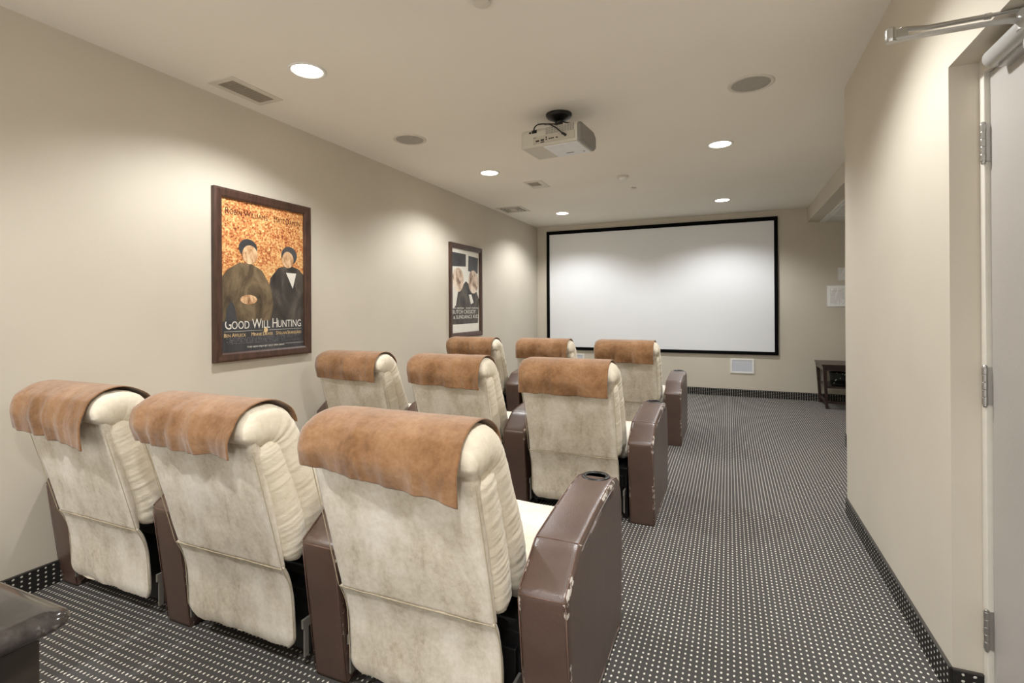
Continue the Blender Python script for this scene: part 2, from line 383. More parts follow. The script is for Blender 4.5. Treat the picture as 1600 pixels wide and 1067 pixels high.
notice(1.180, 1.43, 1.242, 1.524, 'larger lower typed white notice on the front wall above the side table')
notice(1.307, 1.46, 1.585, 1.754, 'small upper white notice on the front wall, half hidden by the wall edge')

# ------------------------------------------------------------------ ceiling fittings
for i, (x, y) in enumerate(DOWNLIGHTS):
    r = empty('downlight', (x, y, H))
    MB().lathe([(.080, -.001), (.083, -.006), (.092, -.007), (.099, -.004), (.100, 0), (.08, 0)], (0, 0, 0), 48).build('trim_ring', M_TRIMWHITE, r, smooth=True)
    MB().lathe([(0, -.0035), (.079, -.0035), (.081, 0)], (0, 0, 0), 48).build('lamp', M_LED, r)
    ld = bpy.data.lights.new('downlight_beam', 'SPOT'); ld.energy = LAMP_W*(1.25 if y < 0 else 1); ld.color = LAMP_COL; ld.spot_size = math.radians(142); ld.spot_blend = .55; ld.shadow_soft_size = .055
    lo = bpy.data.objects.new('downlight_beam', ld); COL.objects.link(lo); lo.parent = r; lo.location = (0, 0, -.02)
    side = 'left' if x < -1 else 'right'
    where = {0: 'beside the large left vent', 1: 'just above the top edge of the view', 2: 'in the left line, left of the projector',
             3: 'in the right line, right of the projector', 4: 'farthest in the left line', 5: 'farthest in the right line'}.get(i, 'in the %s line behind the camera' % side)
    tag(r, 'lit round ceiling downlight '+where, 'ceiling light', 'recessed ceiling downlights')
for x, y, lb in ((-2.253, 3.276, 'round in-ceiling speaker with grey grille near the left wall'), (.127, 3.274, 'round in-ceiling speaker with grey grille to the right of the projector')):
    r = empty('ceiling_speaker', (x, y, H))
    MB().lathe([(.104, -.002), (.107, -.006), (.118, -.006), (.127, -.002), (.127, 0), (.104, 0)], (0, 0, 0), 56).build('trim_ring', M_CEILMET, r, smooth=True)
    MB().lathe([(0, -.0045), (.07, -.0045), (.105, -.003), (.105, 0)], (0, 0, 0), 56).build('grille', M_GRILLE, r)
    tag(r, lb, 'speaker', 'round in-ceiling speakers')
def vent(x0, x1, y0, y1, label, fl, grille, kind):
    r = empty('ceiling_vent', ((x0+x1)/2, (y0+y1)/2, H)); hx = (x1-x0)/2; hy = (y1-y0)/2
    gx0, gx1, gy0, gy1 = grille
    m = MB()
    m.box((-hx, -hy, -.006), (gx0, hy, 0)); m.box((gx1, -hy, -.006), (hx, hy, 0)); m.box((gx0, -hy, -.006), (gx1, gy0, 0)); m.box((gx0, gy1, -.006), (gx1, hy, 0))
    for sx, sy in ((0, (gy0-hy)/2), (0, (gy1+hy)/2)): m.lathe([(0, -.0085), (.004, -.008), (.005, -.006)], (sx, sy, 0), 12)
    m.build('vent_frame', M_CEILMET, r, bevel=.001)
    MB().box((gx0, gy0, -.002), (gx1, gy1, 0)).build('duct', M_VENTDARK, r)
    s_ = MB()
    if kind == 'y':
        n = int((gx1-gx0)/.011)
        for k in range(n): xx = gx0+(k+.5)*(gx1-gx0)/n; s_.box((xx-.0022, gy0, -.006), (xx+.0022, gy1, -.002))
        for k in range(12): yy = gy0+(k+.5)*(gy1-gy0)/12; s_.box((gx0, yy-.0016, -.0055), (gx1, yy+.0016, -.0025))
    else:
        for k in (.18, .42, .66):
            ax, ay = (gx1-gx0)/2*(1-k), (gy1-gy0)/2*(1-k); t_ = .012; zz = -.006
            s_.box((-ax, -ay, zz), (ax, -ay+t_, -.002)); s_.box((-ax, ay-t_, zz), (ax, ay, -.002)); s_.box((-ax, -ay+t_, zz), (-ax+t_, ay-t_, -.002)); s_.box((ax-t_, -ay+t_, zz), (ax, ay-t_, -.002))
        s_.box((-.03, -.03, -.006), (.03, .03, -.002))
    s_.build('slats', M_CEILMET if kind != 'y' else plain('vent_slat', (170, 160, 142), .5), r)
    tag(r, label, 'vent', 'ceiling air vents')
vent(-2.740, -2.540, 1.977, 2.331, 'large rectangular ceiling vent with dense grille beside the nearest downlight', 0, (-.062, .062, -.142, .142), 'y')
vent(-1.950, -1.755, 4.86, 5.16, 'small plain ceiling vent with a dark inset, ahead of the projector', 0, (-.075, .045, -.11, .045), 'y')
vent(-2.785, -2.44, 5.965, 6.345, 'square stepped ceiling air diffuser close to the left wall', 0, (-.135, .135, -.15, .15), 'sq')
r = empty('smoke_detector', (-.96, 5.06, H))
MB().lathe([(.058, 0), (.058, -.012), (.052, -.016), (.040, -.018)], (0, 0, 0), 40).build('mounting_base', M_CEILMET, r, smooth=True)
MB().lathe([(.041, -.016), (.041, -.022), (.036, -.034), (.026, -.040), (0, -.041)], (0, 0, 0), 40).build('sensor_dome', M_TRIMWHITE, r, smooth=True)
tag(r, 'small round white smoke detector on the ceiling beyond the projector', 'smoke detector')
for x, y, rr, hh, lb in ((-.957, 1.925, .037, .012, 'flat round concealed sprinkler cover at the very top edge of the view'), (-.945, 5.60, .031, .007, 'tiny flat round sprinkler cover just past the smoke detector')):
    r = empty('sprinkler_cover', (x, y, H))
    MB().lathe([(rr*.85, 0), (rr*.85, -hh+.003)], (0, 0, 0), 32).build('shadow_ring', M_VENTDARK, r)
    MB().lathe([(rr, -hh+.002), (rr, -hh), (0, -hh-.001)], (0, 0, 0), 32).build('cover_plate', M_CEILMET, r)
    tag(r, lb, 'sprinkler', 'sprinkler covers on the ceiling')

# ------------------------------------------------------------------ projector hanging from the ceiling
def cpt(px, py, z):
    """floor-plan point below pixel px,py at height z (survey of the room)"""
    d = F+R2*((px-800)/789.75)-U2*((py-480.49)/789.75); t_ = (z-1.25)/d.z; return Vector((d.x*t_, d.y*t_, z))
PZ = 2.31
c0 = cpt(814, 234, PZ); c1 = cpt(907.5, 217.6, PZ); ang = math.atan2(c1.y-c0.y, c1.x-c0.x); PW = (c1-c0).length
PD, PH = .30, .122
pr = empty('projector', (0, 0, PZ), ang)
mid = (c0+c1)/2; pr.location = mid+Vector((-math.sin(ang), math.cos(ang), 0))*PD/2; pr.location.z = PZ
hw = PW/2; hd = PD/2
def rbox(mb, a, b_, r, zr=None, seg=5, mi=0):
    """box with rounded vertical corners"""
    x0, y0, z0 = a; x1, y1, z1 = b_; out = []
    for (cx_, cy_, a0) in ((x1-r, y1-r, 0), (x0+r, y1-r, 90), (x0+r, y0+r, 180), (x1-r, y0+r, 270)):
        for k in range(seg+1): an = math.radians(a0+90*k/seg); out.append((cx_+r*math.cos(an), cy_+r*math.sin(an)))
    n = len(out); vs = [(x, y, z0) for x, y in out]+[(x, y, z1) for x, y in out]
    mb.add(vs, [(k, (k+1) % n, n+(k+1) % n, n+k) for k in range(n)]+[tuple(range(n)), tuple(range(n, 2*n))], mi)
M_PROJ = plain('projector_shell', (196, 190, 176), .4); M_PROJW = plain('projector_white', (228, 228, 230), .45); M_PROJG = plain('projector_side_grey', (128, 124, 118), .45)
m = MB(); 
prof = [(-hd, .0), (-hd-.004, .03), (-hd-.004, PH-.02), (-hd+.012, PH), (hd-.05, PH), (hd, PH-.03), (hd, .02), (hd-.03, 0)]
vs = [(-hw+.018, y, z) for y, z in prof]+[(hw-.022, y, z) for y, z in prof]; n = len(prof)
m.add(vs, [(k, (k+1) % n, n+(k+1) % n, n+k) for k in range(n)]+[tuple(range(n)), tuple(range(n, 2*n))])
m.build('housing', M_PROJ, pr, bevel=.004)
for s_, mt in ((-1, M_PROJ), (1, M_PROJG)):
    m = MB(); x0 = s_*(hw-.020); xs = [(x0, 1.0), (s_*(hw-.008), .98), (s_*(hw-.001), .93), (s_*(hw+.002), .82)]; vs = []
    for xx, k in xs: vs += [(xx, y*k, PH/2+(z-PH/2)*k) for y, z in prof]
    fs = [(i*n+k, i*n+(k+1) % n, (i+1)*n+(k+1) % n, (i+1)*n+k) for i in range(3) for k in range(n)]+[tuple(range(n)), tuple(3*n+k for k in range(n))]
    m.add(vs, fs); m.build('end_cap', mt, pr, bevel=.002)
m = MB().box((-hw+.16, -hd+.015, -.004), (hw-.03, hd-.035, .001)); lid = m.build('lamp_cover', M_PROJW, pr, bevel=.001)
MB().box((.03, .05, -.0055), (.085, .062, -.0035)).build('latch', M_PROJG, lid); MB().lathe([(0, -.0065), (.007, -.006), (.008, -.0035)], (hw-.06, .07, 0), 16).build('screw', M_PROJG, lid)
m = MB().box((-hw+.095, -hd-.008, .018), (hw-.040, -hd-.003, .064)); pan = m.build('connector_panel', plain('panel_beige', (184, 176, 160), .5), pr)
m = MB()
for px_, pz_, w_, h_ in ((-.085, .034, .024, .010), (-.050, .036, .024, .010), (-.022, .036, .008, .008), (-.022, .049, .008, .008), (.0, .038, .008, .008), (.013, .038, .008, .008), (.026, .038, .008, .008), (.052, .038, .013, .006), (-.050, .023, .026, .006)):
    MB().box((px_-w_/2, -hd-.0105, pz_-h_/2), (px_+w_/2, -hd-.0078, pz_+h_/2)).build('port', M_BLACK, pan)
for px_ in (-.112, .085, -.1): MB().lathe([(0, 0), (.003, 0), (.003, .0015)], (px_, -hd-.0095, .057), 10, axis='y').build('screw', M_BLACK, pan)
MB().box((-hw+.085, -hd-.008, .090), (-hw+.12, -hd-.003, .110)).build('power_inlet', M_BLACK, pr); MB().box((-hw+.065, -hd-.0075, .091), (-hw+.079, -hd-.003, .103)).build('power_switch', M_BLACK, pr)
m = MB().box((-.03, -hd-.0055, .070), (hw-.045, -hd-.002, .116)); vg = m.build('vent_grille', plain('vent_slot_grey', (122, 116, 106), .6), pr)
m = MB()
for k in range(11): m.box((-.03+k*.0185, -hd-.0075, .070), (-.027+k*.0185, -hd-.005, .116))
for k in range(8): m.box((-.03, -hd-.0075, .0705+k*.0060), (hw-.045, -hd-.005, .0728+k*.0060))
m.build('grille_bars', M_PROJ, vg)
m = MB(); m.lathe([(.05, hd-.02), (.05, hd+.01), (.04, hd+.014), (.036, hd-.005), (0, hd-.002)], (.06, 0, .065), 32, axis='y'); m.build('lens', M_BLACK, pr)
MZ = H-PZ
m = MB(); m.lathe([(.0, MZ), (.088, MZ), (.088, MZ-.010), (.080, MZ-.022), (.045, MZ-.040), (.028, MZ-.05), (.028, PH+.02), (.0, PH+.02)], (0, 0, 0), 36)
m.box((-.055, -.055, PH+.004), (.055, .055, PH+.022))
for sx, sy in ((-1, -1), (1, -1), (1, 1), (-1, 1)): m.tube([(sx*.04, sy*.04, PH+.012), (sx*.10, sy*.08, PH+.012), (sx*.10, sy*.08, PH-.004)], .006, 8)
m.build('ceiling_mount', M_BLACK, pr)
m = MB(); m.tube(catmull([(.0, -.06, PH+.04), (-.04, -.12, PH+.03), (-.08, -.155, PH+.022), (-hw+.118, -hd-.03, PH-.002), (-hw+.105, -hd-.018, PH-.02), (-hw+.103, -hd-.006, PH-.022)], 24), .0042, 8); m.build('power_cable', M_BLACK, pr, smooth=True)
m = MB(); m.tube(catmull([(-.05, -.11, PH+.030), (.0, -hd-.012, PH+.006), (.05, -hd-.022, PH-.025), (.085, -hd-.03, .064), (.105, -hd-.022, .046)], 24), .0042, 8); m.tube([(.098, -hd-.03, .052), (.116, -hd-.010, .040)], .008, 10); m.build('signal_cable', M_BLACK, pr, smooth=True)
m = MB(); m.tube(catmull([(.02, -.07, PH+.045), (.06, -.12, PH+.03), (.10, -.13, PH+.012), (.13, -.10, PH+.01), (.10, -.05, PH+.03)], 24), .0042, 8); m.build('looped_cable', M_BLACK, pr, smooth=True)
tag(pr, 'silver-white projector with rear ports and black cables hanging from a black ceiling mount', 'projector')

# ------------------------------------------------------------------ framed posters on the left wall
def text_mesh(s, size, align='CENTER', sx=1.0, spacing=1.0):
    cu = bpy.data.curves.new('t', 'FONT'); cu.body = s; cu.size = size; cu.align_x = align; cu.extrude = .0002; cu.resolution_u = 3; cu.space_character = spacing
    o = bpy.data.objects.new('t', cu); COL.objects.link(o)
    dg = bpy.context.evaluated_depsgraph_get(); dg.update(); me = bpy.data.meshes.new_from_object(o.evaluated_get(dg))
    vs = [Vector((v.co.x*sx, v.co.y, v.co.z)) for v in me.vertices]; fs = [tuple(p_.vertices) for p_ in me.polygons]
    bpy.data.objects.remove(o); bpy.data.meshes.remove(me); return vs, fs
def fit_text(mb, s, x0, x1, y, h, z, mi=0, caps=False):
    """write s between x0 and x1 with capital height h; caps=True sets first letters larger"""
    chunks = [(s, 1.0)] if not caps else []
    if caps:
        for wd in s.split(' '):
            chunks += [(wd[0], 1.28), (wd[1:], 1.0), (' ', 1.0)]
        chunks = chunks[:-1]
    parts = []; cur = 0
    for c, k in chunks:
        if c == ' ': cur += h*.45; continue
        if not c: continue
        vs, fs = text_mesh(c, h/.70*k, 'LEFT')
        mx = max((v.x for v in vs), default=0); mn = min((v.x for v in vs), default=0)
        parts.append((vs, fs, cur-mn)); cur += (mx-mn)+h*.10
    k = (x1-x0)/max(cur, 1e-6)
    for vs, fs, o_ in parts:
        mb.add([(x0+(v.x+o_)*k, y+v.y, z+v.z) for v in vs], fs, mi)
def wall_pt(o, y0, z0):
    o.matrix_world = Matrix(((0, 0, 1, XL), (1, 0, 0, y0), (0, 1, 0, z0), (0, 0, 0, 1)))
def poster(name, y0, y1, z0, z1, fwid, dep):
    r = empty(name); wall_pt(r, y0, z0); Wd, Ht = y1-y0, z1-z0
    m = MB()
    def mitre(a, b, c, d): # outer a-b inner c-d
        pass
    prof = [(0, 0), (0, dep), (fwid*.25, dep+.002), (fwid*.8, dep-.003), (fwid, dep-.009), (fwid, 0)]
    vs = []
    for (ins, hgt) in prof: vs += [(ins, ins, hgt), (Wd-ins, ins, hgt), (Wd-ins, Ht-ins, hgt), (ins, Ht-ins, hgt)]
    fs = [(i*4+k, i*4+(k+1) % 4, (i+1)*4+(k+1) % 4, (i+1)*4+k) for i in range(len(prof)-1) for k in range(4)]
    m.add(vs, fs); m.build('frame', M_FRAMEWOOD, r)
    MB().box((.005, .005, .001), (Wd-.005, Ht-.005, .004)).build('backing_board', M_BLACK, r)
    return r, Wd, Ht
def ellipse(cx_, cy_, rx, ry, z, n=36, a0=0, a1=360, rot=0):
    pts = []
    for k in range(n): a = math.radians(a0+(a1-a0)*k/n); x = rx*math.cos(a); y = ry*math.sin(a); c, s_ = math.cos(rot), math.sin(rot); pts.append((cx_+x*c-y*s_, cy_+x*s_+y*c, z))
    return pts
def flat(mb, pts, mi): mb.add(pts, [tuple(range(len(pts)))], mi)
# print one: warm leaf pattern above, two plain rounded dark mounds below (plain stand-in picture)
n = N('leaf_print', .5)
_a = n.voro(75); _b = n.noise(8, 5, .7); _c = n.noise(60, 4, .7, .5); _f = n.math('ADD', n.math('ADD', n.math('MULTIPLY', _a, .35), n.math('MULTIPLY', _b, .62)), n.math('SUBTRACT', n.math('MULTIPLY', _c, .9), .36))
n.base(n.ramp(_f, [(.30, (70, 40, 28)), (.42, (150, 78, 44)), (.54, (206, 128, 74)), (.68, (226, 180, 116)), (.8, (232, 208, 150))])); M_LEAF = n.m
def photo_tone(name, cols, sc=9):
    n = N(name, .5); n.base(n.ramp(n.noise(sc, 5, .65, .6, (1, .5, 1)), [(.32+.36*i/(len(cols)-1), c) for i, c in enumerate(cols)])); return n.m
M_OLIVE = photo_tone('print_olive_brown', [(62, 52, 40), (104, 88, 66), (142, 122, 94)])
M_CHAR = photo_tone('print_charcoal', [(42, 38, 36), (72, 66, 60), (104, 96, 86)])
M_NIGHT = photo_tone('print_dark_grey', [(52, 52, 54), (68, 67, 68), (82, 80, 80)], 4)
M_PALE = photo_tone('print_pale_shaded', [(96, 72, 58), (186, 158, 134), (226, 206, 184), (236, 224, 208)], 11)
M_SKIN = photo_tone('print_tan_shaded', [(112, 78, 54), (196, 150, 108), (228, 192, 150), (236, 208, 172)], 22)
M_WHITEINK = plain('print_white', (228, 222, 210), .5); M_CREAMINK = plain('print_cream', (222, 190, 140), .5); M_DARKINK = plain('print_dark_brown', (70, 30, 14), .5); M_GREYINK = plain('print_grey', (120, 118, 122), .5)
n = N('credit_block', .5); n.base(n.mix(n.math('MULTIPLY', n.math('GREATER_THAN', n.noise(190, 2, stretch=(1, .25, 1)), .5), .7), (66, 66, 70), (124, 122, 128))); M_CREDIT = n.m
p1, Wd, Ht = poster('framed_poster', 2.077, 2.838, .930, 1.998, .056, .028)
a, b_ = .056, .056; PWd, PHt = Wd-.112, Ht-.112; zb = .006
def P(u, v, z=0): return (a+u*PWd, b_+v*PHt, zb+z)
m = MB()
flat(m, [P(0, .42), P(1, .42), P(1, 1), P(0, 1)], 0); flat(m, [P(0, 0), P(1, 0), P(1, .42), P(0, .42)], 1)
lm = [P(0, .2, .0004), P(.56, .2, .0004)]+[P(.60, .30, .0004), P(.56, .44, .0004), P(.46, .545, .0004), P(.34, .585, .0004), P(.2, .59, .0004), P(.07, .54, .0004), P(0, .48, .0004)]
rm = [P(.5, .2, .0008), P(1, .2, .0008), P(1, .54, .0008), P(.93, .58, .0008), P(.8, .60, .0008), P(.66, .575, .0008), P(.56, .50, .0008), P(.52, .36, .0008)]
flat(m, rm, 3); flat(m, [(x, y, z+.0006) for x, y, z in lm], 2)
flat(m, [P(0, .2, .0016)]+[P(.04+.13*k/6, .2+.13*math.sin(PI*k/6)**.6 if k else .2, .0016) for k in range(7)], 1)
for cu_, cv_, rx, ry, mi in ((.295, .690, .105, .062, 1), (.315, .648, .088, .064, 4), (.805, .672, .105, .066, 1), (.785, .640, .076, .060, 4), (.30, .345, .095, .032, 4)):
    flat(m, ellipse(a+cu_*PWd, b_+cv_*PHt, rx*PWd, ry*PHt, zb+.0022+(.0004 if mi == 4 else 0)), mi)
flat(m, [P(.76, .545, .0024), P(.90, .545, .0024), P(.85, .43, .0024)], 5)
pc = m.build('poster_print', None, p1, mats=[M_LEAF, M_NIGHT, M_OLIVE, M_CHAR, M_SKIN, M_WHITEINK])
m = MB(); fit_text(m, 'GOOD WILL HUNTING', a+.04*PWd, a+.97*PWd, b_+.150*PHt, .050, zb+.001, caps=True)
m.box(P(.03, .134, .001), P(.46, .1358, .0014)); m.box(P(.54, .134, .001), P(.97, .1358, .0014)); m.box(P(.75, .030, .001), P(1, .0318, .0014))
fit_text(m, 'THE NEW FILM BY GUS VAN SANT', a+.28*PWd, a+.74*PWd, b_+.020*PHt, .011, zb+.001, caps=False)
m.build('title_lettering', M_WHITEINK, p1)
for s_, u0, u1 in (('BEN AFFLECK', .03, .27), ('MINNIE DRIVER', .33, .59), ('STELLAN SKARSG\u00c5RD', .63, .97)):
    m = MB(); fit_text(m, s_, a+u0*PWd, a+u1*PWd, b_+.098*PHt, .019, zb+.001, caps=True); m.build('cast_lettering', M_CREAMINK, p1)
MB().lathe([(.010, .0), (.016, .0), (.016, .0006), (.010, .0006)], (a+.5*PWd, b_+.135*PHt, zb+.001), 24).build('ring_emblem', M_CREAMINK, p1)
for s_, u0, u1 in (('ROBIN WILLIAMS', .05, .53), ('MATT DAMON', .61, .96)):
    m = MB(); fit_text(m, s_, a+u0*PWd, a+u1*PWd, b_+.900*PHt, .032, zb+.001, caps=True); m.build('star_lettering', M_DARKINK, p1)
m = MB()
for k in range(4): m.box(P(.05+.02*(k % 2), .085-k*.011, .001), P(.95-.1*(k % 3), .091-k*.011, .0013))
m.build('credit_lines', M_CREDIT, p1)
tag(p1, 'large dark-framed poster with orange leaf background, nearest on the left wall', 'poster', 'framed film posters on the left wall')

p2, Wd, Ht = poster('framed_poster', 4.872, 5.656, .918, 1.992, .056, .028)
PWd, PHt = Wd-.112, Ht-.112
m = MB()
flat(m, [P(0, 0), P(1, 0), P(1, 1), P(0, 1)], 0)
flat(m, [P(0, .10, .0004), P(.95, .10, .0004), P(1, .40, .0004), P(.9, .5, .0004), P(.5, .62, .0004), P(.22, .50, .0004), P(.14, .32, .0004), P(0, .30, .0004)], 1)
flat(m, [P(0, .78, .0008), P(.5, .80, .0008), P(.5, .95, .0008), P(0, .95, .0008)], 2); flat(m, [P(.58, .75, .0008), P(.95, .73, .0008), P(.97, .93, .0008), P(.6, .94, .0008)], 2)
flat(m, ellipse(a+.22*PWd, b_+.63*PHt, .20*PWd, .145*PHt, zb+.0012), 3); flat(m, ellipse(a+.78*PWd, b_+.62*PHt, .19*PWd, .145*PHt, zb+.0012), 3)
flat(m, [P(.60, .46, .0014), P(.70, .46, .0014), P(.78, .36, .0014), P(.68, .34, .0014)], 0)
flat(m, [P(0, .40, .0014), P(.12, .44, .0014), P(.10, .30, .0014), P(0, .28, .0014)], 0)
m.build('poster_print', None, p2, mats=[M_WHITEINK, M_CHAR, M_NIGHT, M_PALE])
for s_, u0, u1, v0, h_, nm in (('BUTCH', .02, .38, .225, .044, 'title_lettering'), ('CASSIDY', .41, .87, .225, .044, 'title_lettering'), ('&', .05, .12, .165, .034, 'title_lettering'), ('SUNDANCE', .14, .73, .165, .042, 'title_lettering'), ('KID', .76, .98, .165, .042, 'title_lettering'), ('PAUL NEWMAN', .02, .42, .283, .018, 'cast_lettering'), ('ROBERT REDFORD', .50, .97, .283, .018, 'cast_lettering')):
    m = MB(); fit_text(m, s_, a+u0*PWd, a+u1*PWd, b_+v0*PHt, h_, zb+.002); m.build(nm, M_WHITEINK, p2)
tag(p2, 'dark-framed black and white poster on the left wall, nearer the screen', 'poster', 'framed film posters on the left wall')

# ------------------------------------------------------------------ recliners
AW = .0725
def arm_mesh(hw_):
    ol = [(0, 0), (-.02, .16), (-.042, .34), (-.0595, .47), (-.058, .482), (-.050, .490), (.0, .523), (.055, .560), (.075, .570), (.10, .576), (.25, .594), (.45, .612), (.54, .612), (.60, .600), (.645, .572), (.672, .535), (.684, .49), (.680, .35), (.668, .15), (.660, 0)]
    # resample evenly
    pts = []; P_ = [Vector(q) for q in ol]
    for i in range(len(P_)-1):
        d = (P_[i+1]-P_[i]).length; k = max(1, int(d/.012))
        for j in range(k): pts.append(P_[i].lerp(P_[i+1], j/k))
    pts.append(P_[-1])
    for j in range(1, 40): pts.append(P_[-1].lerp(P_[0], j/40))
    n = len(pts); cen = Vector((.32, .3))
    nr = []
    for i in range(n):
        t_ = (pts[(i+1) % n]-pts[i-1]); t_.normalize(); v = Vector((t_.y, -t_.x)); 
        if v.dot(cen-pts[i]) < 0: v = -v
        nr.append(v)
    rings = [(-1, .10, 0), (-1, .05, 0), (-1, .026, .25), (-.99, .013, 1), (-.95, .0045, 1), (-.88, .0, 1), (-.72, -.0015, .3), (-.3, -.003, 0), (.3, -.003, 0), (.72, -.0015, .3), (.88, 0, 1), (.95, .0045, 1), (.99, .013, 1), (1, .026, .25), (1, .05, 0), (1, .10, 0)]
    vs = []; ed = []
    for fx, ins, e in rings:
        for i in range(n):
            q = pts[i]+nr[i]*ins if ins < .04 else (pts[i].lerp(cen, ins*1.6))
            # gentle belly in the leather
            bul = .004*nz(q.x*5, q.y*5, fx) if abs(fx) >= .95 else 0
            z = max(q.y, 0.0 if abs(fx) < 1 else .0)
            vs.append((fx*hw_+(bul if fx > 0 else -bul), q.x, z)); ed.append(e if pts[i].y > .03 or abs(fx) > .8 else 0)
    fs = [(r_*n+i, r_*n+(i+1) % n, (r_+1)*n+(i+1) % n, (r_+1)*n+i) for r_ in range(len(rings)-1) for i in range(n)]
    fs += [tuple(range(n)), tuple((len(rings)-1)*n+i for i in range(n))]
    return vs, fs, ed, pts
def make_arm(parent, x, hw_=AW, wear=.0):
    vs, fs, ed, pts = arm_mesh(hw_)
    o = newobj('armrest', vs, fs, M_LEATHER, parent); o.location = (x, 0, 0)
    at = o.data.attributes.new('edge', 'FLOAT', 'POINT'); at.data.foreach_set('value', [e*(.86+.14*wear) for e in ed])
    top = [q for q in pts if q.y > .468 and q.x < .66 and q.y > .2][:]
    top = sorted([q for q in pts if q.y > .47], key=lambda q: q.x)
    m = MB()
    for s_ in (-1, 1):
        m.tube([(s_*hw_*.90, q.x, q.y+.0012) for q in top], .0016, 6)
    m.tube([(-hw_*.9, -.0595, .474), (0, -.0615, .475), (hw_*.9, -.0595, .474)], .0022, 6)
    m.tube([(-hw_*.9, .078, .5722), (0, .078, .5752), (hw_*.9, .078, .5722)], .0014, 6)
    for s_ in (-1, 1): m.tube([(s_*hw_*.93, -.058, .46), (s_*hw_*.93, -.041, .32), (s_*hw_*.93, -.003, .012)], .0014, 5)
    m.build('stitching', M_LTHREAD, o, smooth=True)
    c = MB(); k = min(1.0, hw_/.0725)
    c.lathe([(.033*k, -.03), (.036*k, .003), (.041*k, .0055), (.049*k, .0055), (.053*k, .003), (.054*k, -.002)], (0, .548, .6125), 40)
    c.lathe([(0, .0005), (.036*k, .0005)], (0, .548, .6135), 40)
    c.build('cup_holder', M_BLACK, o, smooth=True)
    return o
def make_recliner(x, y, label, right_arm=False, seed=1, dz=0, left_hw=AW, left_x=-.389):
    r = empty('recliner', (x, y, 0)); sd = seed*7.31
    a_ = make_arm(r, left_x, left_hw)
    if right_arm: make_arm(r, .389, wear=1)
    wr = lambda u, s_, t_, p_: (.0036*nz(u*1.2+sd, 0, s_*34)*(abs(u)**2*1.0+.12)*min(1, s_*6+.2) + .004*nz(u*2.2, s_*4+sd, t_) - .0030*max(0, nz(u*2, sd, s_*62)-.1)*(abs(u)**3))
    # front cushion: lumbar, up, and rolled over the top to the rear
    cushion('back_cushion', [(.075, .40), (.068, .50), (.028, .61), (-.015, .70), (-.052, .78), (-.085, .845), (-.125, .873), (-.165, .874), (-.201, .866), (-.234, .850)],
            [.10, .132, .138, .132, .128, .128, .136, .134, .124, .10], .290, M_CREAM, r, 150, 96, .85, wr)
    # gathered side band behind it
    wb = lambda u, s_, t_, p_: (.0030*nz(u*.8+sd*2, 0, s_*38)*(abs(u)**3)+.0015*nz(u*3, s_*5, sd)-.003*max(0, nz(u, sd, s_*60)-.1)*abs(u)**3)
    cushion('backrest', [(-.150, .835), (-.130, .78), (-.085, .65), (-.045, .52), (-.020, .39)], [.10, .108, .112, .115, .10], .283, M_CREAM, r, 110, 80, .55, wb)
    # rear suede panel
    wp = lambda u, s_, t_, p_: (.0035*nz(u*2+sd, s_*3, 1)+.0012*nz(u*7, s_*9, sd))
    cushion('rear_panel', [(-.196, .850), (-.184, .80), (-.150, .67), (-.110, .52), (-.080, .385)], [.03, .034, .034, .032, .022], .268, M_REAR, r, 50, 60, .9, wp, widths=lambda s_: .272-.004*s_)
    # loose skirt below the seam
    def ws(u, s_, t_, p_): return .0085*s_*nz(u*3.1+sd, s_*1.3, 2)+.003*nz(u*7+sd, s_*3, 0)
    cushion('skirt', [(-.088, .392), (-.066, .35), (-.047, .27), (-.042, .18), (-.040, .12), (-.028, .085)], [.010, .012, .011, .011, .011, .010], .272, M_REAR, r, 46, 90, .9, ws,
            widths=lambda s_: .270-.0*s_ - .035*max(0, (s_-.82)/.18)**2)
    m = MB()
    m.tube([(-.270+.54*k/20, -.0915, .3865+.002*nz(k*.5+sd, 0, 0)) for k in range(21)], .0019, 6)
    for s_ in (-1, 1):
        m.tube(catmull([(s_*.2695, -.203, .80), (s_*.270, -.168, .67), (s_*.270, -.128, .52), (s_*.270, -.094, .39)], 20), .0014, 6)
        m.tube(catmull([(s_*.2685, -.090, .385), (s_*.2685, -.060, .31), (s_*.2685, -.050, .2), (s_*.2685, -.046, .13)], 20), .0014, 6)
    m.build('seam_piping', M_THREAD, r, smooth=True)
    # seat, footrest, mechanism
    cushion('seat', [(.12, .375), (.20, .385), (.40, .392), (.56, .388), (.66, .370)], [.10, .14, .15, .15, .12], .300, M_SEAT, r, 40, 60, .7, lambda u, s_, t_, p_: .004*nz(u*2, s_*3, sd))
    cushion('footrest', [(.70, .40), (.715, .34), (.715, .22), (.70, .10)], [.06, .09, .09, .06], .298, M_CREAM, r, 30, 50, .8, lambda u, s_, t_, p_: .003*nz(u*2, s_*3, sd))
    m = MB(); m.box((-.298, .04, .12), (.298, .64, .30)); m.box((-.30, .06, 0), (-.27, .60, .14)); m.box((.27, .06, 0), (.30, .60, .14))
    m.box((-.28, .02, .05), (.28, .06, .26)); m.build('base', M_BLACK, r, bevel=.003)
    for s_ in (-1, 1):
        m = MB(); m.box((s_*.290-.004, -.030, .16), (s_*.290+.004, .03, .19)); m.box((s_*.290-.003, -.022, .06), (s_*.290+.003, -.004, .161)); m.build('recline_bracket', M_BRACKET, r)
    return tag(r, label, 'recliner', 'cream and brown theatre recliners')

